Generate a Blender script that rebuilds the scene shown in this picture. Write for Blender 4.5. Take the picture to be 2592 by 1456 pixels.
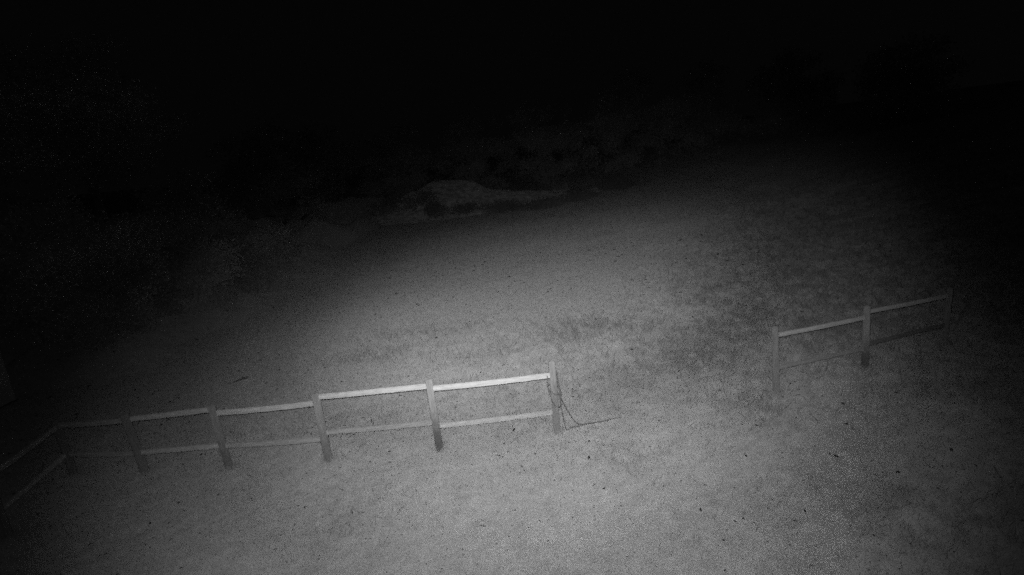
import bpy, bmesh, math, random
import numpy as np
from mathutils import Vector, Matrix

for o in list(bpy.data.objects):
    bpy.data.objects.remove(o, do_unlink=True)
scene = bpy.context.scene
COL = scene.collection
rng = np.random.default_rng(7)
random.seed(7)

# ------------------------------------------------------------------ camera
CAM = Vector((0.0, 0.0, 4.6))
cam_data = bpy.data.cameras.new('camera')
cam_data.sensor_width = 36.0
cam_data.lens = 36.0 * 1413.0 / 2592.0
cam_data.clip_start = 0.02
cam_data.clip_end = 1500.0
cam = bpy.data.objects.new('camera', cam_data)
COL.objects.link(cam)
# rows: world x, y, z of the camera's right / up / back axes
cam.matrix_world = Matrix((
    (0.99485271, 0.10133158, 0.0, CAM.x),
    (-0.02462509, 0.24176408, -0.97002254, CAM.y),
    (-0.09829392, 0.96502955, 0.24301495, CAM.z),
    (0, 0, 0, 1)))
scene.camera = cam

# ------------------------------------------------------------------ night sky
world = bpy.data.worlds.new('World')
scene.world = world
world.use_nodes = True
wn = world.node_tree.nodes
wl = world.node_tree.links
# overcast moonless night: an even, very faint sky
wn['Background'].inputs['Color'].default_value = (0.5, 0.5, 0.5, 1)
wn['Background'].inputs['Strength'].default_value = 0.0025

# ------------------------------------------------------------------ the security camera's own infrared lamps
LAMP_ROLL = 0.20
def lamp(name, loc, aim, watts, size, widen, radius=0.03):
    d = bpy.data.lights.new(name, 'SPOT')
    d.energy = watts
    d.spot_size = math.radians(size)
    d.spot_blend = 1.0
    d.shadow_soft_size = radius
    o = bpy.data.objects.new(name, d)
    COL.objects.link(o)
    z = (Vector(aim) - Vector((0, 0, 4.63))).normalized()
    x = z.cross(Vector((0, 0, 1))).normalized()
    y = x.cross(z)
    x, y = x * math.cos(LAMP_ROLL) + y * math.sin(LAMP_ROLL), y * math.cos(LAMP_ROLL) - x * math.sin(LAMP_ROLL)
    m = Matrix((x * widen, y, -z)).transposed().to_4x4()      # oval beam: wider than high
    m.translation = Vector(loc)
    o.matrix_world = m
    return o

lamp('infrared_lamp_flood', (-0.04, 0.02, 4.65), (0.27, 15.0, -2.96), 1275, 72.5, 1.28)
lamp('infrared_lamp_middle', (0.0, 0.02, 4.66), (1.12, 15.0, -0.46), 1648, 47.8, 1.62)
lamp('infrared_lamp_throw', (0.04, 0.02, 4.65), (0.40, 15.0, 0.30), 3300, 23.0, 2.33)
lamp('infrared_lamp_spill', (0.0, 0.02, 4.64), (0.3, 15.0, -1.0), 90, 168.0, 1.0)

vs = scene.view_settings
vs.view_transform = 'Standard'
vs.look = 'None'
vs.exposure = 0.0
vs.gamma = 1.0
vs.use_curve_mapping = False
scene.cycles.use_denoising = False
scene.cycles.filter_width = 1.7
scene.cycles.use_adaptive_sampling = True
scene.cycles.adaptive_threshold = 0.15
scene.cycles.adaptive_min_samples = 6

# ------------------------------------------------------------------ helpers
def tag(o, label=None, cat=None, group=None, kind=None):
    if label: o['label'] = label
    if cat: o['category'] = cat
    if group: o['group'] = group
    if kind: o['kind'] = kind
    return o

def link(name, me, mat=None, parent=None):
    o = bpy.data.objects.new(name, me)
    COL.objects.link(o)
    if mat is not None and len(me.materials) == 0:
        me.materials.append(mat)
    if parent is not None:
        o.parent = parent
    return o

def empty(name, loc=(0, 0, 0)):
    o = bpy.data.objects.new(name, None)
    COL.objects.link(o)
    o.location = loc
    return o

def np_mesh(name, verts, faces, smooth=False):
    """verts (n,3) array, faces (m,k) array of one polygon size"""
    verts = np.asarray(verts, dtype=np.float32)
    faces = np.asarray(faces, dtype=np.int32)
    me = bpy.data.meshes.new(name)
    m, k = faces.shape
    me.vertices.add(len(verts))
    me.vertices.foreach_set('co', verts.ravel())
    me.loops.add(m * k)
    me.loops.foreach_set('vertex_index', faces.ravel())
    me.polygons.add(m)
    me.polygons.foreach_set('loop_start', np.arange(0, m * k, k, dtype=np.int32))
    if smooth:
        me.polygons.foreach_set('use_smooth', np.ones(m, dtype=bool))
    me.update(calc_edges=True)
    return me

def point_attr(me, name, vals):
    a = me.attributes.new(name, 'FLOAT', 'POINT')
    a.data.foreach_set('value', np.asarray(vals, dtype=np.float32))

# numpy value noise ------------------------------------------------
PERM = np.random.default_rng(3).random((256, 256))
def vnoise(x, y):
    xi = np.floor(x).astype(int); yi = np.floor(y).astype(int)
    fx = x - xi; fy = y - yi
    fx = fx * fx * (3 - 2 * fx); fy = fy * fy * (3 - 2 * fy)
    a = PERM[xi % 256, yi % 256]; b = PERM[(xi + 1) % 256, yi % 256]
    c = PERM[xi % 256, (yi + 1) % 256]; d = PERM[(xi + 1) % 256, (yi + 1) % 256]
    return (a * (1 - fx) + b * fx) * (1 - fy) + (c * (1 - fx) + d * fx) * fy

def fbm(x, y, octaves=4):
    s = 0; a = 0.5; t = 0
    for i in range(octaves):
        s = s + a * vnoise(x * 2 ** i + 17.3 * i, y * 2 ** i + 9.1 * i)
        t += a; a *= 0.5
    return s / t

def ground_z(x, y):
    x = np.asarray(x, dtype=float); y = np.asarray(y, dtype=float)
    z = 0.05 * (fbm(x * 0.45 + 40, y * 0.45 + 40, 3) - 0.5)
    z = z + 0.02 * (fbm(x * 2.6 + 11, y * 2.6 + 5, 2) - 0.5)
    d = np.minimum((x - 8.0) * 0.8, (x - 10.0) * 0.8 + (y - 23.0) * 0.6)                  # the paddock climbs into a low hill on the right
    hill = 0.23 * 3.0 * np.logaddexp(0, d / 3.0)
    z = z + 7.0 * np.tanh(hill / 7.0) * np.clip((d + 12) / 4, 0, 1)
    # overgrown bank under the hedgerow on the left
    e = np.clip((-9.0 - x + 1.6 * (fbm(x * 0.5 + 2, y * 0.5 + 6, 2) - 0.5)) / 4.0, 0, 1)
    e = e * e * (3 - 2 * e) * np.clip((y - 12.8) / 3.0, 0, 1) * np.clip((70 - y) / 20, 0, 1)
    z = z + e * (1.7 + 2.2 * (fbm(x * 0.9 + 14, y * 0.9 + 3, 4) - 0.5))
    return z

# darker, rougher areas of the turf: (x, y, rx, ry, strength)
PATCH = [(2.4, 13.2, 2.4, 1.0, 0.65), (-2.3, 14.4, 1.8, 0.5, 0.40), (-3.2, 12.9, 1.6, 0.6, 0.40), (4.4, 10.6, 2.0, 1.5, 0.6), (3.8, 8.7, 1.0, 0.9, 0.5),
         (4.6, 5.5, 1.8, 1.0, 0.5), (7.3, 8.8, 2.0, 1.6, 0.5), (-2.4, 6.6, 0.7, 0.4, 0.35), (-0.6, 10.2, 1.6, 0.6, 0.35),
         (0.1, 8.75, 0.9, 0.4, 0.35), (-3.0, 9.4, 2.4, 0.6, 0.25), (1.6, 9.6, 1.6, 1.0, 0.3), (1.6, 7.4, 1.0, 0.6, 0.25), (0.6, 12.0, 2.2, 0.6, 0.35)]
def rough_mask(x, y):
    m = np.zeros_like(x)
    for (cx, cy, rx, ry, s) in PATCH:
        r = ((x - cx) / rx) ** 2 + ((y - cy) / ry) ** 2
        m = np.maximum(m, s * np.exp(-r * 0.8))
    # the rank growth filling the right-hand side of the paddock beyond the gap
    edge = x - (3.3 + (y - 13.5) * 0.48) + 1.6 * (fbm(x * 0.7 + 9, y * 0.7, 3) - 0.5)
    fld = 1 / (1 + np.exp(-edge * 1.3)) / (1 + np.exp(-(y - 9.6) * 1.2)) / (1 + np.exp((y - 30) * 0.25))
    m = np.maximum(m, 0.72 * fld)
    n = 0.30 * fbm(x * 1.5 + 3, y * 1.8 + 8, 3) + 0.70 * fbm(x * 7.5 + 21, y * 6.0 + 2, 4)
    return np.clip(m * np.clip((n - 0.36) * 4.5, 0, 1.5), 0, 1)

def turf_albedo(x, y):
    m = rough_mask(x, y)
    n1 = fbm(x * 0.5 + 70, y * 0.5 + 31, 3)
    n2 = fbm(x * 5.0, y * 7.0, 3)
    n3 = fbm(x * 13.0 + 5, y * 13.0 + 60, 2)
    a = 0.44 * (0.90 + 0.2 * n1) * (0.86 + 0.28 * n2) * (0.86 + 0.28 * n3)
    tuft = np.clip((n3 - 0.62) * 5, 0, 1)
    track = np.exp(-((y - 17.6 - 0.25 * x) / 3.2) ** 2) / (1 + np.exp((x - 4.0) * 1.2)) / (1 + np.exp(-(x + 8.5)))   # worn, paler band of ground
    a = a * (1 - track) + track * 0.455
    tuft = tuft * (1 - track)
    return a * (1 - 0.35 * m) * (1 - 0.22 * tuft)

# ------------------------------------------------------------------ materials (an infrared picture: every surface is a neutral grey)
def new_mat(name):
    m = bpy.data.materials.new(name)
    m.use_nodes = True
    nt = m.node_tree
    for n in list(nt.nodes):
        nt.nodes.remove(n)
    return m, nt

def grey(nt, fac_socket, lo, hi, p0=0.3, p1=0.7):
    r = nt.nodes.new('ShaderNodeValToRGB')
    r.color_ramp.elements[0].position = p0
    r.color_ramp.elements[1].position = p1
    r.color_ramp.elements[0].color = (lo, lo, lo, 1)
    r.color_ramp.elements[1].color = (hi, hi, hi, 1)
    nt.links.new(fac_socket, r.inputs[0])
    return r.outputs[0]

def noise(nt, scale, detail=4, vec=None, rough=0.6):
    n = nt.nodes.new('ShaderNodeTexNoise')
    n.inputs['Scale'].default_value = scale
    n.inputs['Detail'].default_value = detail
    n.inputs['Roughness'].default_value = rough
    if vec is not None:
        nt.links.new(vec, n.inputs['Vector'])
    return n.outputs['Fac']

def mul(nt, a, b):
    n = nt.nodes.new('ShaderNodeMix')
    n.data_type = 'RGBA'; n.blend_type = 'MULTIPLY'
    n.inputs['Factor'].default_value = 1.0
    nt.links.new(a, n.inputs[6]); nt.links.new(b, n.inputs[7])
    return n.outputs[2]

def coords(nt, scale=(1, 1, 1), kind='Object'):
    tc = nt.nodes.new('ShaderNodeTexCoord')
    mp = nt.nodes.new('ShaderNodeMapping')
    mp.inputs['Scale'].default_value = scale
    nt.links.new(tc.outputs[kind], mp.inputs[0])
    return mp.outputs[0]

def finish(nt, color, rough=1.0, bump=None, strength=0.4, dist=0.02, translucent=0.0):
    out = nt.nodes.new('ShaderNodeOutputMaterial')
    d = nt.nodes.new('ShaderNodeBsdfDiffuse')
    d.inputs['Roughness'].default_value = rough
    nt.links.new(color, d.inputs['Color'])
    if bump is not None:
        b = nt.nodes.new('ShaderNodeBump')
        b.inputs['Strength'].default_value = strength
        b.inputs['Distance'].default_value = dist
        nt.links.new(bump, b.inputs['Height'])
        nt.links.new(b.outputs[0], d.inputs['Normal'])
    sh = d.outputs[0]
    if translucent > 0:
        t = nt.nodes.new('ShaderNodeBsdfTranslucent')
        nt.links.new(color, t.inputs['Color'])
        mx = nt.nodes.new('ShaderNodeMixShader')
        mx.inputs[0].default_value = translucent
        nt.links.new(sh, mx.inputs[1]); nt.links.new(t.outputs[0], mx.inputs[2])
        sh = mx.outputs[0]
    nt.links.new(sh, out.inputs['Surface'])

def attr(nt, name):
    a = nt.nodes.new('ShaderNodeAttribute')
    a.attribute_name = name
    return a.outputs['Color']

M = {}
m, nt = new_mat('turf_soil'); M['turf'] = m
v = coords(nt)
n_f = noise(nt, 34, 5, v)
n_m = noise(nt, 7, 4, v)
c = mul(nt, attr(nt, 'albedo'), grey(nt, n_f, 0.72, 1.12))
c = mul(nt, c, grey(nt, n_m, 0.88, 1.06))
finish(nt, c, 1.0, n_f, 0.7, 0.03)

m, nt = new_mat('grass_blade'); M['grass'] = m
finish(nt, attr(nt, 'albedo'), 1.0, translucent=0.25)

def wood(name, lo, hi, grain, stain=0.0):
    m, nt = new_mat(name)
    v = coords(nt, grain)
    g = noise(nt, 9, 6, v, 0.7)
    g2 = noise(nt, 2.2, 3, v)
    c = mul(nt, grey(nt, g, lo, hi, 0.3, 0.7), grey(nt, g2, 0.84, 1.08))
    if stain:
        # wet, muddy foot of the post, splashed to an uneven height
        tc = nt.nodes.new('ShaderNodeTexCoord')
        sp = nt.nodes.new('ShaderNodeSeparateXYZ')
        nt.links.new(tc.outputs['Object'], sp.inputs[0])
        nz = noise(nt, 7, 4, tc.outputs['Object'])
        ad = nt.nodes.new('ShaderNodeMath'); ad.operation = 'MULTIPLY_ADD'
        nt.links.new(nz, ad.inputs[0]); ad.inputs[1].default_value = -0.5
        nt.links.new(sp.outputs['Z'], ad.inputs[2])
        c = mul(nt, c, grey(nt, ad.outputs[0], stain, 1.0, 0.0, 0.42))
    finish(nt, c, 0.6, g, 0.5, 0.006)
    return m
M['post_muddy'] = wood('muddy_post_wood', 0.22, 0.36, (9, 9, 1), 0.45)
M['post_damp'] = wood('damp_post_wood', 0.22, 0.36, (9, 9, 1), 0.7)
M['post'] = wood('weathered_post_wood', 0.185, 0.30, (9, 9, 1))
M['rail'] = wood('pale_sawn_rail_wood', 0.36, 0.60, (1.0, 12, 12))
M['rail_low'] = wood('lower_rail_wood', 0.38, 0.58, (1.0, 12, 12))
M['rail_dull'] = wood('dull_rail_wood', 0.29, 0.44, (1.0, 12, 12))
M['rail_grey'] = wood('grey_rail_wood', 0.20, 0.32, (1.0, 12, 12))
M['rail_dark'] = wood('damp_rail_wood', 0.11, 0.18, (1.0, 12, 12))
M['bark'] = wood('tree_bark', 0.16, 0.34, (4, 4, 1))

m, nt = new_mat('dark_rope'); M['rope'] = m
finish(nt, grey(nt, noise(nt, 90, 3, coords(nt)), 0.11, 0.18), 0.5)
m, nt = new_mat('withered_leaf'); M['leaf'] = m
finish(nt, grey(nt, noise(nt, 30, 3, coords(nt)), 0.025, 0.07), 0.6)
m, nt = new_mat('dry_litter'); M['litter'] = m
finish(nt, grey(nt, noise(nt, 3, 2, coords(nt)), 0.07, 0.20), 0.6)
m, nt = new_mat('foliage'); M['foliage'] = m
finish(nt, attr(nt, 'albedo'), 0.8, translucent=0.3)
m, nt = new_mat('painted_shed_wall'); M['shed'] = m
finish(nt, grey(nt, noise(nt, 3, 5, coords(nt, (1, 1, 0.3))), 0.42, 0.56), 0.4)
m, nt = new_mat('shed_roof_felt'); M['felt'] = m
finish(nt, grey(nt, noise(nt, 20, 4, coords(nt)), 0.05, 0.09), 0.8)
m, nt = new_mat('bank_soil'); M['bank'] = m
nb = noise(nt, 2.5, 6, coords(nt))
finish(nt, grey(nt, nb, 0.28, 0.62, 0.35, 0.65), 1.0, nb, 0.8, 0.15)

# ------------------------------------------------------------------ ground: one sheet to the horizon
def axis(lo, hi, fine_lo, fine_hi, step, growth=1.16):
    a = list(np.arange(fine_lo, fine_hi, step))
    s = step; x = a[-1]
    while x < hi:
        s *= growth; x += s; a.append(x)
    s = step; x = fine_lo; b = []
    while x > lo:
        s *= growth; x -= s; b.append(x)
    return np.array(b[::-1] + a)
gx = axis(-500, 500, -14, 12, 0.11)
gy = axis(-60, 700, 3.5, 26, 0.11)
X, Y = np.meshgrid(gx, gy)
Z = ground_z(X, Y)
V = np.stack([X.ravel(), Y.ravel(), Z.ravel()], 1)
nx, ny = len(gx), len(gy)
ii = np.arange(nx - 1)[None, :] + nx * np.arange(ny - 1)[:, None]
Fq = np.stack([ii, ii + 1, ii + 1 + nx, ii + nx], -1).reshape(-1, 4)
me = np_mesh('ground', V, Fq, True)
point_attr(me, 'albedo', turf_albedo(X, Y).ravel())
tag(link('ground', me, M['turf']), 'pale short pasture turf seen by infrared light', kind='structure')

# ------------------------------------------------------------------ short grass
def grass(n, dmin, dmax, az, z_lo, z_hi, seed, w0, mask_pick=False):
    r = np.random.default_rng(seed)
    d = dmin * (dmax / dmin) ** r.random(n)            # density falls as 1 / distance squared
    a = (r.random(n) * 2 - 1) * az
    x = d * np.sin(a); y = d * np.cos(a)
    msk = rough_mask(x, y)
    if mask_pick:
        keep = r.random(n) < msk * 1.2
        x, y, d, msk = x[keep], y[keep], d[keep], msk[keep]
        n = len(x)
    z = ground_z(x, y) - 0.004
    sc = np.clip(d / 7.0, 0.8, 4.0)
    h = (z_lo + (z_hi - z_lo) * r.random(n)) * np.clip(sc, 0.8, 1.7)
    w = w0 * sc * (0.6 + 0.8 * r.random(n))
    th = r.random(n) * 2 * math.pi
    lean = 0.3 + 1.0 * r.random(n)
    la = r.random(n) * 2 * math.pi
    dx = np.cos(th) * w; dy = np.sin(th) * w
    p0 = np.stack([x - dx, y - dy, z], 1)
    p1 = np.stack([x + dx, y + dy, z], 1)
    p2 = np.stack([x + np.cos(la) * lean * h, y + np.sin(la) * lean * h, z + h], 1)
    V = np.stack([p0, p1, p2], 1).reshape(-1, 3)
    F = np.arange(3 * n).reshape(-1, 3)
    alb = turf_albedo(x, y) * (0.65 + 0.75 * r.random(n))
    if mask_pick:
        alb *= 0.75
    return V, F, np.repeat(alb, 3)
V, F, A = grass(620000, 4.2, 34.0, math.radians(58), 0.015, 0.045, 11, 0.004)
me = np_mesh('short_grass', V, F)
point_attr(me, 'albedo', A)
tag(link('short_grass', me, M['grass']), 'short grazed grass covering the paddock', 'grass', kind='stuff')
V, F, A = grass(400000, 4.2, 34.0, math.radians(58), 0.04, 0.11, 12, 0.005, True)
r = np.random.default_rng(21)
for (px, py) in [(-7.66, 8.55), (-6.34, 8.37), (-4.87, 8.22), (-3.23, 8.16), (-1.42, 8.13), (0.5, 8.34), (4.43, 8.95), (6.31, 9.45), (8.32, 10.15), (-7.42, 6.95), (-7.15, 5.2)]:
    k = 260
    ang = r.random(k) * 6.283; rad = 0.065 + np.abs(r.normal(0, 0.06, k))
    x = px + np.cos(ang) * rad; y = py + np.sin(ang) * rad; z = ground_z(x, y) - 0.01
    h = 0.04 + 0.11 * r.random(k) ** 1.6; th = r.random(k) * 6.283; w = 0.005
    la = r.random(k) * 6.283; ln = 0.6 * r.random(k)
    t = np.stack([np.stack([x - np.cos(th) * w, y - np.sin(th) * w, z], 1), np.stack([x + np.cos(th) * w, y + np.sin(th) * w, z], 1),
                  np.stack([x + np.cos(la) * ln * h, y + np.sin(la) * ln * h, z + h], 1)], 1).reshape(-1, 3)
    F = np.concatenate([F, len(V) + np.arange(3 * k).reshape(-1, 3)]); V = np.concatenate([V, t])
    A = np.concatenate([A, np.repeat(turf_albedo(x, y) * (0.7 + 0.4 * r.random(k)), 3)])
me = np_mesh('rough_grass', V, F)
point_attr(me, 'albedo', A)
tag(link('rough_grass', me, M['grass']), 'darker tufts of longer grass in patches of the paddock', 'grass', kind='stuff')

# ------------------------------------------------------------------ fences
def post_mesh(h, w, seed):
    """rounded-square weathered post with a worn, slightly domed top; origin at its foot"""
    r = np.random.default_rng(seed)
    N = 16
    rings = [(-0.25, 1.06), (0.0, 1.05), (0.2, 1.04), (h * 0.45, 1.0), (h * 0.8, 0.97), (h - 0.03, 0.95), (h - 0.008, 0.86), (h + 0.002, 0.62), (h + 0.004, 0.2)]
    bx, by = r.normal(0, 0.010, 2)
    fl = r.normal(0, 0.035, N)
    V = []
    for (z, s) in rings:
        t = max(z, 0) / h
        for i in range(N):
            a = 2 * math.pi * i / N
            c, sn = math.cos(a), math.sin(a)
            e = (abs(c) ** 3.2 + abs(sn) ** 3.2) ** (-1 / 3.2)
            rad = w / 2 * s * e * (1 + fl[i] + r.normal(0, 0.012))
            V.append((c * rad + bx * t, sn * rad + by * t, z + (r.normal(0, 0.004) if z > h - 0.05 else 0)))
    F = []
    for k in range(len(rings) - 1):
        for i in range(N):
            j = (i + 1) % N
            F.append((k * N + i, k * N + j, (k + 1) * N + j, (k + 1) * N + i))
    me = bpy.data.meshes.new('post')
    me.from_pydata(V, [], F + [tuple(range((len(rings) - 1) * N, len(rings) * N))])
    for p in me.polygons:
        p.use_smooth = True
    me.update()
    return me

def rail_obj(p, q, hgt, thick, seed, parent, origin, mat_name):
    """sawn rail with eased edges, a slight bow and uneven depth, running from p to q"""
    r = np.random.default_rng(seed)
    p = Vector(p); q = Vector(q)
    L = (q - p).length
    NS = 14
    prof = []
    ch = 0.010
    for (sx, sz) in ((1, 1), (-1, 1), (-1, -1), (1, -1)):
        X0, Z0 = sx * thick / 2, sz * hgt / 2
        a = (X0 - sx * ch, Z0); b = (X0, Z0 - sz * ch)
        prof += [b, a] if (sx * sz > 0) else [a, b]
    bow = r.normal(0, 0.012); sag = -abs(r.normal(0, 0.009))
    V = []
    for k in range(NS + 1):
        t = k / NS
        s = math.sin(math.pi * t)
        sc = 1 + r.normal(0, 0.018)
        for (a, b) in prof:
            V.append((t * L, a * sc + bow * s + r.normal(0, 0.0012), b * sc + sag * s + r.normal(0, 0.0012)))
    n = len(prof)
    F = [(k * n + i, k * n + (i + 1) % n, (k + 1) * n + (i + 1) % n, (k + 1) * n + i) for k in range(NS) for i in range(n)]
    F += [tuple(range(n))[::-1], tuple(range(NS * n, NS * n + n))]
    me = bpy.data.meshes.new('rail')
    me.from_pydata(V, [], F)
    bm = bmesh.new(); bm.from_mesh(me); bmesh.ops.recalc_face_normals(bm, faces=bm.faces); bm.to_mesh(me); bm.free()
    o = link('rail', me, M[mat_name], parent)
    d = (q - p).normalized()
    zax = Vector((0, 0, 1)); yax = zax.cross(d).normalized(); zax = d.cross(yax)
    mat = Matrix((d, yax, zax)).transposed().to_4x4()
    mat.translation = p - origin
    o.matrix_local = mat
    return o

LEAN = {(-7.66, 8.55): -0.04, (-6.34, 8.37): -0.055, (-4.87, 8.22): -0.035, (-3.23, 8.16): -0.008, (-1.42, 8.13): -0.018, (0.5, 8.34): -0.004,
        (4.43, 8.95): -0.035, (6.31, 9.45): -0.03, (8.32, 10.15): 0.012, (-7.42, 6.95): -0.02}
def fence(label, posts, rails, seed, width=0.112, corner=None, slim=1.0):
    """posts: (x, y, height, muddy foot); rails: (post index, post index, z at first, z at second, material)"""
    x0, y0 = posts[0][:2]
    root = empty('paddock_fence', (x0, y0, 0))
    tag(root, label, 'fence')
    org = Vector((x0, y0, 0))
    for i, (x, y, h, muddy) in enumerate(posts):
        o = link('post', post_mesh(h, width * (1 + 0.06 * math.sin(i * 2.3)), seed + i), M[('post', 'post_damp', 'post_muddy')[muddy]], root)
        j = min(i + 1, len(posts) - 1); k = max(j - 1, 0)
        o.location = (x - x0, y - y0, 0)
        o.rotation_euler = (0, LEAN.get((x, y), 0.0), math.atan2(posts[j][1] - posts[k][1], posts[j][0] - posts[k][0]))
    posts = list(posts) + ([(*corner, 0, 0)] if corner else [])      # rails nailed to another run's corner post
    for n, (a, b, za, zb, mn) in enumerate(rails):
        pa = Vector((posts[a][0], posts[a][1], za)); pb = Vector((posts[b][0], posts[b][1], zb))
        d = (pb - pa).normalized()
        rail_obj(pa + d * 0.02, pb - d * 0.02, (0.084 if za > 0.7 else 0.080) * slim, 0.045, seed * 31 + n, root, org, mn)
    return root

fence('pale two-rail wooden fence across the middle of the paddock, ending at the roped post',
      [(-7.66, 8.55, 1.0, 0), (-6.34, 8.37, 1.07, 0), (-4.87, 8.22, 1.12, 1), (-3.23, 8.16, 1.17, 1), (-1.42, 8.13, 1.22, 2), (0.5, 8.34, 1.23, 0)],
      [(0, 1, 0.91, 0.96, 'rail_dull'), (1, 2, 0.97, 1.06, 'rail'), (2, 3, 0.99, 1.01, 'rail'), (3, 4, 1.11, 1.12, 'rail'), (4, 5, 1.07, 1.00, 'rail'),
       (0, 1, 0.38, 0.36, 'rail_dull'), (1, 2, 0.37, 0.42, 'rail_low'), (2, 3, 0.41, 0.38, 'rail_dull'), (3, 4, 0.49, 0.49, 'rail_dull'), (4, 5, 0.42, 0.35, 'rail_low')], 39)
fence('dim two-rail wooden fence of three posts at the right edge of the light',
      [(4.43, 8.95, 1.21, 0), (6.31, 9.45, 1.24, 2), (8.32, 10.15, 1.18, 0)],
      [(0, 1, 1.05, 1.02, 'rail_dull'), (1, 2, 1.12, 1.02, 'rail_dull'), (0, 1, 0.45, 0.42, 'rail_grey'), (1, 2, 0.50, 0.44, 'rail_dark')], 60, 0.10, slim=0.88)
fence('short dark fence run at the left edge coming towards the viewer',
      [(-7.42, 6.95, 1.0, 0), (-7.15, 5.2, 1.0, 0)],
      [(0, 2, 0.93, 0.91, 'rail_dull'), (0, 2, 0.40, 0.40, 'rail_low'), (0, 1, 0.93, 0.93, 'rail'), (0, 1, 0.40, 0.40, 'rail_dull')], 80, corner=(-7.64, 8.48))

# ------------------------------------------------------------------ rope looped over the end post
def smooth_path(pts, sub=8):
    P = [Vector(p) for p in pts]
    P = [P[0] * 2 - P[1]] + P + [P[-1] * 2 - P[-2]]
    out = []
    for i in range(1, len(P) - 2):
        p0, p1, p2, p3 = P[i - 1:i + 3]
        for k in range(sub):
            t = k / sub
            out.append(0.5 * ((2 * p1) + (p2 - p0) * t + (2 * p0 - 5 * p1 + 4 * p2 - p3) * t * t + (3 * p1 - p0 - 3 * p2 + p3) * t ** 3))
    out.append(P[-2])
    return out

def tube(pts, rad, N=7, twist=0.0, V=None, F=None):
    V = [] if V is None else V; F = [] if F is None else F
    base = len(V); up = Vector((0.3, 0.2, 1)).normalized()
    n = len(pts)
    for i, p in enumerate(pts):
        d = (pts[min(i + 1, n - 1)] - pts[max(i - 1, 0)]).normalized()
        u = d.cross(up)
        if u.length < 0.05: u = d.cross(Vector((1, 0, 0)))
        u.normalize(); w = d.cross(u)
        r = rad[i] if hasattr(rad, '__len__') else rad
        for k in range(N):
            a = 2 * math.pi * k / N + twist * i
            rr = r * (1 + (0.18 * math.cos(3 * a - twist * 3 * i + i * 0.9) if twist else 0))
            V.append(p + (u * math.cos(a) + w * math.sin(a)) * rr)
    for i in range(n - 1):
        for k in range(N):
            j = (k + 1) % N
            F.append((base + i * N + k, base + i * N + j, base + (i + 1) * N + j, base + (i + 1) * N + k))
    F.append(tuple(base + k for k in range(N))[::-1])
    F.append(tuple(base + (n - 1) * N + k for k in range(N)))
    return V, F

def from_lists(name, V, F, smooth=True):
    me = bpy.data.meshes.new(name)
    me.from_pydata([tuple(v) for v in V], [], F)
    if smooth:
        me.polygons.foreach_set('use_smooth', [True] * len(me.polygons))
    me.update()
    return me

rope = empty('rope', (0.62, 8.36, 0))
tag(rope, 'thin dark rope looped round the end post and trailing on the grass', 'rope')
ro = Vector((0.62, 8.36, 0))
def strand(name, pts, rad=0.008):
    pts = [Vector(p) - ro for p in smooth_path(pts)]
    V, F = tube(pts, rad, 7, 0.35)
    return link(name, from_lists(name, V, F), M['rope'], rope)
strand('hanging_loop', [(0.56, 8.41, 1.04), (0.49, 8.43, 1.05), (0.425, 8.36, 1.03), (0.416, 8.26, 0.97), (0.412, 8.25, 0.84), (0.437, 8.245, 0.70),
                        (0.468, 8.245, 0.57), (0.515, 8.245, 0.497), (0.566, 8.25, 0.48), (0.60, 8.28, 0.53)])
strand('wrap', [(0.418, 8.27, 0.80), (0.440, 8.245, 0.775), (0.495, 8.238, 0.722), (0.553, 8.24, 0.70), (0.60, 8.27, 0.71), (0.59, 8.40, 0.76), (0.50, 8.44, 0.80), (0.42, 8.40, 0.80), (0.418, 8.27, 0.80)])
strand('long_strand', [(0.54, 8.42, 1.07), (0.575, 8.34, 1.05), (0.580, 8.28, 0.93), (0.588, 8.25, 0.74), (0.586, 8.235, 0.68), (0.588, 8.225, 0.54), (0.604, 8.22, 0.374), (0.630, 8.24, 0.15),
                       (0.655, 8.33, 0.02), (0.71, 8.36, 0.012), (0.78, 8.40, 0.015), (0.91, 8.41, 0.02), (0.99, 8.44, 0.022), (1.10, 8.46, 0.018), (1.32, 8.49, 0.02), (1.42, 8.53, 0.02), (1.62, 8.55, 0.015)])
strand('returning_strand', [(0.586, 8.25, 0.80), (0.592, 8.23, 0.66), (0.634, 8.225, 0.545), (0.688, 8.235, 0.41), (0.760, 8.27, 0.25), (0.84, 8.35, 0.11),
                            (0.91, 8.42, 0.035), (0.99, 8.455, 0.02), (1.10, 8.475, 0.016), (1.30, 8.50, 0.012), (1.38, 8.49, 0.012)])
strand('knot', [(0.57, 8.25, 0.72), (0.60, 8.225, 0.735), (0.612, 8.25, 0.70), (0.59, 8.235, 0.68), (0.572, 8.24, 0.70), (0.59, 8.22, 0.725), (0.61, 8.24, 0.74)], 0.011)

# ------------------------------------------------------------------ shed at the left edge
shed = empty('shed', (-13.1, 10.4, 0))
tag(shed, 'pale shed wall corner just inside the left edge', 'shed')
def box(name, c, s, mat, parent, bev=0.01):
    bm = bmesh.new()
    bmesh.ops.create_cube(bm, size=1.0, matrix=Matrix.Translation(c) @ Matrix.Diagonal((*s, 1)))
    if bev:
        bmesh.ops.bevel(bm, geom=bm.edges[:], offset=bev, segments=1, affect='EDGES')
    me = bpy.data.meshes.new(name); bm.to_mesh(me); bm.free()
    return link(name, me, mat, parent)
box('wall', (1.27, 0, 1.22), (0.05, 3.75, 2.36), M['shed'], shed)
box('wall', (-1.27, 0, 1.22), (0.05, 3.75, 2.36), M['shed'], shed)
box('wall', (0, 1.86, 1.22), (2.48, 0.05, 2.36), M['shed'], shed)
box('wall', (0, -1.86, 1.22), (2.48, 0.05, 2.36), M['shed'], shed)
box('corner_post', (1.29, 1.865, 1.22), (0.07, 0.07, 2.40), M['shed'], shed)
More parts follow.
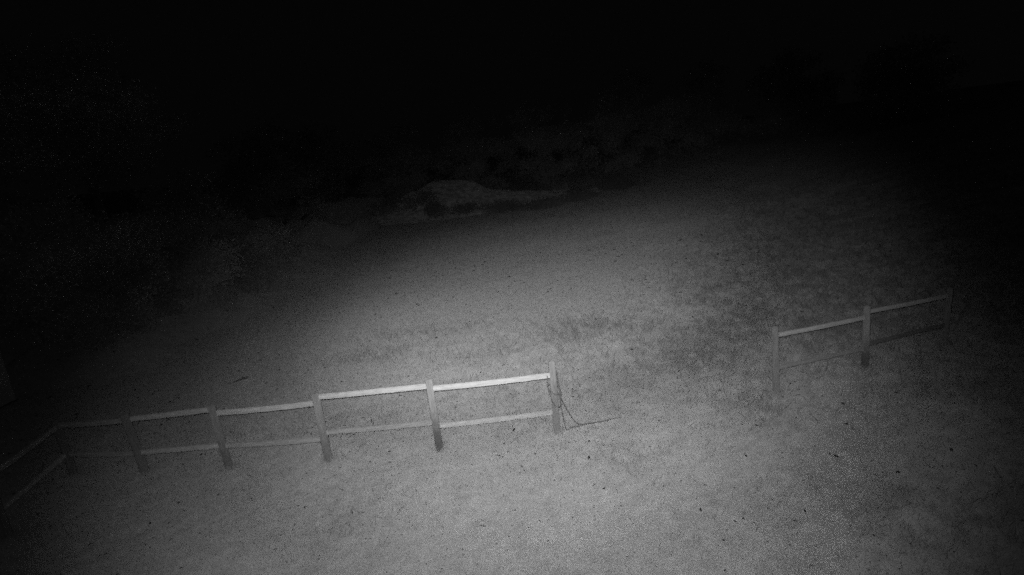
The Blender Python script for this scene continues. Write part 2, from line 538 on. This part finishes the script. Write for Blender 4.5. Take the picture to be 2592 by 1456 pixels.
box('base_beam', (0, 0, 0.0), (2.66, 3.9, 0.10), M['felt'], shed)
o = box('roof', (0, 0, 2.52), (3.0, 4.2, 0.08), M['felt'], shed)

# ------------------------------------------------------------------ far earth bank
bx = np.linspace(-22, 16, 130); by = np.linspace(40, 58, 60)
X, Y = np.meshgrid(bx, by)
crest = np.interp(X, [-22, -12, -8.5, -6.5, -4.8, -3.4, -2, -1, 0.5, 2.1, 5.3, 8, 11, 16], [-0.4, 0.3, 1.8, 2.9, 3.4, 3.2, 2.7, 2.0, 1.45, 1.15, 0.9, 0.75, 0.2, -0.3])
prof = np.exp(-((Y - 46.5) / 3.2) ** 2)
prof = np.where(Y > 46.5, np.exp(-((Y - 46.5) / 5.5) ** 2), prof)
Z = crest * 0.78 * prof - 0.06 + 0.6 * (fbm(X * 0.9, Y * 0.9, 5) - 0.5) * prof
V = np.stack([X.ravel(), Y.ravel(), Z.ravel()], 1)
nx, ny = len(bx), len(by)
ii = np.arange(nx - 1)[None, :] + nx * np.arange(ny - 1)[:, None]
me = np_mesh('earth_bank', V, np.stack([ii, ii + 1, ii + 1 + nx, ii + nx], -1).reshape(-1, 4), True)
tag(link('earth_bank', me, M['bank']), 'faint grassy earth bank beyond the paddock, sloping down to the right', kind='structure')

# ------------------------------------------------------------------ trees and shrubs
def foliage_mesh(name, lobes, n_clump, per, leaf, seed, alb=(0.26, 0.56), gaps=0.95):
    """leaf cards gathered in clumps on and inside overlapping lobes (cx,cy,cz,rx,ry,rz)"""
    r = np.random.default_rng(seed)
    L = np.array(lobes)
    wts = (L[:, 3] * L[:, 4] * L[:, 5]) ** 0.67
    pick = r.choice(len(L), n_clump, p=wts / wts.sum())
    dirs = r.normal(size=(n_clump, 3)); dirs /= np.linalg.norm(dirs, axis=1)[:, None]
    rad = 0.55 + 0.5 * r.random(n_clump) ** 0.6
    cen = L[pick, :3] + dirs * rad[:, None] * L[pick, 3:6]
    cen[:, 2] = np.maximum(cen[:, 2], 0.12)
    gap = vnoise(cen[:, 0] * gaps + seed, cen[:, 2] * gaps * 1.2) * 0.6 + 0.4 * vnoise(cen[:, 1] * gaps + 5, cen[:, 2] * gaps + 3 + seed)
    keep = gap > 0.44                                   # open hollows between the boughs
    cen = cen[keep]; gap = gap[keep]; n_clump = len(cen)
    n = n_clump * per
    c = np.repeat(cen, per, 0) + r.normal(size=(n, 3)) * leaf * 2.3
    c[:, 2] = np.maximum(c[:, 2], 0.03)
    u = r.normal(size=(n, 3)); u /= np.linalg.norm(u, axis=1)[:, None]
    w = np.cross(u, r.normal(size=(n, 3))); w /= np.linalg.norm(w, axis=1)[:, None]
    s = leaf * (0.6 + 0.8 * r.random(n))[:, None]
    V = np.stack([c - u * s, c + w * s * 0.45, c + u * s, c - w * s * 0.45], 1).reshape(-1, 3)
    me = np_mesh(name, V, np.arange(4 * n).reshape(-1, 4))
    ca = alb[0] + (alb[1] - alb[0]) * np.clip(0.5 * r.random(n_clump) + 1.6 * (gap - 0.4), 0, 1)
    a = np.repeat(ca, per) * (0.8 + 0.4 * r.random(n))
    point_attr(me, 'albedo', np.repeat(a, 4))
    return me

def trunk_mesh(h, r0, lobes, seed, stems=1):
    r = random.Random(seed)
    V, F = [], []
    for s in range(stems):
        bx, by = (0, 0) if stems == 1 else (r.uniform(-.5, .5), r.uniform(-.5, .5))
        top = Vector((r.uniform(-.5, .5) + bx * 2, r.uniform(-.5, .5) + by * 2, h))
        base = Vector((bx, by, -0.15))
        mid = base.lerp(top, 0.5) + Vector((r.uniform(-.25, .25), r.uniform(-.25, .25), 0))
        path = smooth_path([base, base.lerp(mid, 0.5) + Vector((r.uniform(-.08, .08), 0, 0)), mid, top], 5)
        n = len(path)
        tube(path, [r0 * (1.25 - 1.0 * i / n) for i in range(n)], 8, 0, V, F)
        for lb in lobes[s::stems]:
            t0 = path[int(n * r.uniform(0.35, 0.8))]
            e = Vector(lb[:3]) + Vector((r.uniform(-.3, .3), r.uniform(-.3, .3), lb[5] * 0.3))
            m_ = t0.lerp(e, 0.5) + Vector((0, 0, 0.25))
            lp = smooth_path([t0, m_, e], 5)
            tube(lp, [r0 * 0.42 * (1 - 0.85 * i / len(lp)) for i in range(len(lp))], 6, 0, V, F)
    return from_lists('trunk', V, F)

def tree(name, label, cat, loc, h, width, seed, group, low=0.25, clumps=260, per=16, leaf=0.10, stems=1, r0=0.16, alb=(0.26, 0.56), flare=0.0, n_lobe=9):
    r = random.Random(seed)
    root = empty(name, (loc[0], loc[1], loc[2] + float(ground_z(loc[0], loc[1])) - 0.02))
    tag(root, label, cat, group)
    lobes = []
    for k in range(n_lobe):
        u = (k + 0.5) / n_lobe
        t = low + (0.88 - low) * u
        rr = width * (0.30 + 0.20 * math.sin(math.pi * min(1, u + 0.12))) * (1 - flare * (1 - u))
        a = k * 2.4 + r.uniform(-.5, .5)
        off = width * r.uniform(0.10, 0.30) * (1 - flare * (1 - u))
        lobes.append((math.cos(a) * off, math.sin(a) * off, t * h, rr * r.uniform(.7, 1.15), rr * r.uniform(.7, 1.15), h * r.uniform(0.09, 0.16)))
    link('crown', foliage_mesh('crown', lobes, clumps, per, leaf, seed, alb), M['foliage'], root)
    link('trunk', trunk_mesh(h * 0.72, r0, lobes, seed, stems), M['bark'], root)
    return root

G = 'trees and shrubs along the left side of the paddock'
tree('shrubby_tree', 'faint bushy tree standing behind the shed at the left edge', 'tree', (-13.2, 15.2, 0), 4.6, 4.4, 101, G, 0.0, 2000, 22, 0.055, 3, 0.08, (0.22, 0.54), 0.15, 14)
tree('shrubby_tree', 'faint scrubby tree behind the left fence, nearest of the hedgerow', 'tree', (-10.9, 14.6, 0), 3.4, 3.6, 102, G, 0.0, 1900, 22, 0.055, 4, 0.05, (0.22, 0.54), 0.35, 14)
tree('shrubby_tree', 'faint low scrubby tree in the middle of the left hedgerow', 'tree', (-10.5, 17.4, 0), 3.2, 3.8, 103, G, 0.0, 1900, 22, 0.055, 4, 0.05, (0.22, 0.54), 0.35, 14)
tree('shrub', 'dim arching shrub at the right end of the left hedgerow', 'shrub', (-9.9, 20.9, 0), 2.3, 3.2, 104, G, 0.06, 900, 22, 0.05, 4, 0.04, (0.16, 0.44), flare=0.3, n_lobe=14)
tree('shrubby_tree', 'tall faint tree rising behind the left hedgerow', 'tree', (-14.8, 20.5, 0), 7.5, 5.0, 105, G, 0.42, 1400, 20, 0.07, 1, 0.2)
tree('shrubby_tree', 'dim tree just behind the arching shrub', 'tree', (-12.6, 22.5, 0), 3.6, 4.0, 106, G, 0.05, 1200, 20, 0.06, 1, 0.14, (0.26, 0.60))
tree('shrubby_tree', 'hardly visible tree left of the far earth bank', 'tree', (-15.5, 37.0, 0), 6.0, 5.5, 107, G, 0.1, 1200, 16, 0.09, 1, 0.2)

G2 = 'low scrub round the foot of the far earth bank'
for i, (x, y, h, w, lab) in enumerate([
        (-9.0, 44.2, 3.4, 3.4, 'leftmost dark scrub bush at the high end of the far earth bank'),
        (-6.2, 44.0, 3.0, 2.4, 'second dark scrub bush from the left, at the top of the earth bank'),
        (-5.2, 42.3, 1.6, 2.2, 'third dark scrub bush from the left at the earth bank'),
        (-2.9, 42.4, 1.0, 2.6, 'fourth dark scrub bush from the left at the earth bank'),
        (0.2, 41.8, 0.8, 3.0, 'fifth dark scrub bush from the left at the earth bank'),
        (3.0, 40.8, 0.7, 2.6, 'sixth dark scrub bush from the left at the earth bank'),
        (5.6, 42.4, 0.8, 2.6, 'second dark scrub bush from the right at the earth bank'),
        (9.2, 44.0, 1.6, 2.8, 'rightmost dark scrub bush at the low end of the earth bank')]):
    tree('scrub_bush', lab, 'bush', (x, y, 0), h * 0.75, w, 200 + i, G2, 0.05, 520, 10, 0.07, 3, 0.03, (0.14, 0.34), n_lobe=12)

G3 = 'trees behind the paddock'
for i, (x, y, h, w, lab) in enumerate([
        (-17.0, 52.0, 7.0, 6.5, 'hardly visible tree behind the far left end of the earth bank'),
        (-10.0, 55.0, 7.5, 6.5, 'hardly visible tree behind the scrub at the high end of the bank'),
        (-3.0, 58.0, 8.5, 6.5, 'hardly visible tree above the high end of the earth bank'),
        (4.5, 56.0, 9.0, 7.0, 'hardly visible tree above the low end of the earth bank'),
        (11.5, 54.0, 9.5, 7.0, 'hardly visible tree just right of the earth bank'),
        (18.0, 52.0, 8.5, 6.5, 'second hardly visible tree right of the earth bank'),
        (24.5, 48.0, 7.5, 6.0, 'third hardly visible tree right of the earth bank'),
        (29.0, 41.0, 6.0, 5.5, 'rightmost hardly visible tree behind the paddock')]):
    tree('broadleaf_tree', lab, 'tree', (x, y, 0), h, w, 300 + i, G3, 0.06, 1300, 14, 0.11, 1, 0.2, (0.30, 0.60))

# ------------------------------------------------------------------ dark fallen leaves and a stick
LEAVES = [(2.05,12.39),(2.47,11.53),(0.96,9.84),(0.88,7.42),(0.64,7.91),(0.97,7.87),(0.69,7.27),(0.64,7.40),(-0.20,8.51),(-1.31,8.80),(-0.85,11.12),(-1.25,9.78),(-1.59,9.86),(-0.93,6.98),(0.41,6.92),(0.96,6.63),(-0.32,7.79),(-0.40,7.66),(0.09,7.65),(-0.13,7.35),(-1.53,7.84),(-0.60,8.65),(0.85,6.74),(-0.23,9.89),(0.07,9.93),(4.85,7.62),(4.22,6.82),(5.72,6.68),(4.74,6.33),(5.18,8.24),(4.63,8.00),(3.77,7.70),(4.26,7.95),(3.45,7.74),(3.08,7.07),(3.71,7.00),(4.18,6.89),(2.01,6.63),(2.07,6.22),(2.63,6.37),(2.36,5.72),(2.48,5.75),(3.36,5.83),(3.24,5.78),(3.04,5.64),(4.07,5.71),(2.11,5.43),(2.05,6.00),(3.03,5.19),(3.91,5.65),(5.73,6.30),(3.58,5.45),(1.99,6.81),(3.58,7.04),(2.97,6.06),(2.78,5.24),(1.96,4.99),(3.58,7.84),(-2.51,7.93),(-3.31,6.95),(-4.09,7.25),(-2.76,7.24),(-2.31,6.64),(-2.25,6.37),(-2.78,6.67),(-0.69,6.10),(-0.65,6.08),(-3.28,6.07),(-2.96,7.85),(-4.84,8.53),(-3.66,8.46),(-4.67,7.44),(-5.21,7.33),(-5.09,6.87),(-5.37,6.90),(-3.32,6.34),(-2.24,8.19),(-2.47,6.67),(-4.28,12.84),(-3.97,12.66),(-3.82,9.09),(-3.29,9.62),(-2.81,9.37),(-2.20,8.88),(-2.35,9.00),(-3.35,8.99),(-3.13,8.93),(-1.84,10.04),(-2.29,9.77),(8.56,19.38),(7.38,19.27),(6.25,19.28),(11.82,28.28),(8.13,32.78),(4.77,9.14),(5.33,9.41),(6.90,12.75),(4.79,8.89),(-0.46,17.75),(3.09,10.14)]
BIG = {(-0.46,17.75), (8.56,19.38), (6.25,19.28), (7.38,19.27), (2.47,11.53), (4.85,7.62), (4.22,6.82), (0.88,7.42), (-0.20,8.51), (5.72,6.68), (4.74,6.33)}
UNIQUE = {(-0.46, 17.75): 'single dark leaf alone on the bright far turf above the fence',
          (6.25, 19.28): 'leftmost of three dark leaves in a row on the far turf',
          (7.38, 19.27): 'middle one of three dark leaves in a row on the far turf',
          (8.56, 19.38): 'rightmost of three dark leaves in a row on the far turf',
          (2.47, 11.53): 'dark leaf on the turf behind the gap, up and right of the roped post',
          (0.88, 7.42): 'big dark leaf on the bright turf below the trailing rope',
          (-0.20, 8.51): 'big dark leaf just under the lower rail beside the roped post',
          (4.85, 7.62): 'wide dark leaf in front of the right fence'}
def leaf_mesh(seed):
    """a curled withered leaf with a stalk, about one unit long"""
    r = random.Random(seed)
    NU = 6
    V, F = [], []
    for i in range(NU + 1):
        t = i / NU
        wd = 0.30 * math.sin(math.pi * (0.06 + 0.9 * t)) ** 0.8 * (1 + r.uniform(-.2, .2))
        z = 0.10 + 0.16 * (2 * t - 1) ** 2 + r.uniform(-.03, .03)
        for s in (-1, 0, 1):
            V.append((t - 0.5, s * wd, z + (0.16 + r.uniform(-.05, .08)) * abs(s)))
    for i in range(NU):
        for s in range(2):
            a = i * 3 + s
            F.append((a, a + 1, a + 4, a + 3))
    V += [(-0.5, 0.02, 0.20), (-0.5, -0.02, 0.20), (-0.78, 0, 0.06)]
    F.append((len(V) - 3, len(V) - 2, len(V) - 1))
    me = bpy.data.meshes.new('fallen_leaf')
    me.from_pydata(V, [], F)
    me.materials.append(M['leaf'])
    return me
LM = [leaf_mesh(s) for s in range(6)]
for i, (x, y) in enumerate(LEAVES):
    o = link('fallen_leaf', LM[i % 6])
    d = math.sqrt(x * x + y * y + 21)
    s = d * random.uniform(0.0036, 0.0058) * (1.5 if (x, y) in BIG else 1.0)
    o.location = (x, y, float(ground_z(x, y)) + 0.022 + 0.01 * (s > 0.1))
    o.scale = (s, s, s)
    o.rotation_euler = (random.uniform(-.4, .4), random.uniform(-.4, .4), random.uniform(0, 6.28))
    tag(o, UNIQUE.get((x, y), 'small dark withered leaf lying on the pale grass'), 'leaf', 'dark leaves fallen on the paddock')

V, F = tube(smooth_path([(-0.16, -0.13, 0.03), (-0.05, -0.05, 0.05), (0.06, 0.06, 0.045), (0.17, 0.14, 0.06)], 5), [0.022] * 16, 6)
tube(smooth_path([(0.0, 0.0, 0.045), (0.09, 0.0, 0.07), (0.15, -0.02, 0.08)], 4), [0.012] * 9, 5, 0, V, F)
o = link('stick', from_lists('stick', V, F), M['rope'])
o.scale = (0.8, 0.8, 0.8)
o.location = (-6.44, 12.13, float(ground_z(-6.44, 12.13)))
tag(o, 'short dark stick lying on the dim turf behind the left fence posts', 'stick')

# fine dark litter between the blades
r = np.random.default_rng(5)
n = 3200
d = 4.6 * (24 / 4.6) ** r.random(n); a = (r.random(n) * 2 - 1) * math.radians(55)
x = d * np.sin(a); y = d * np.cos(a); z = ground_z(x, y) + 0.022
s = 0.0022 * d * (0.5 + r.random(n) ** 2 * 1.3); th = r.random(n) * 6.28
ca, sa = np.cos(th) * s, np.sin(th) * s
V = np.stack([np.stack([x - ca, y - sa, z], 1), np.stack([x + sa * .5, y - ca * .5, z + s * .5], 1),
              np.stack([x + ca, y + sa, z + s * .2], 1), np.stack([x - sa * .5, y + ca * .5, z + s * .6], 1)], 1).reshape(-1, 3)
me = np_mesh('leaf_litter', V, np.arange(4 * n).reshape(-1, 4))
tag(link('leaf_litter', me, M['litter']), 'fine dark specks of litter strewn through the grass', 'litter', kind='stuff')
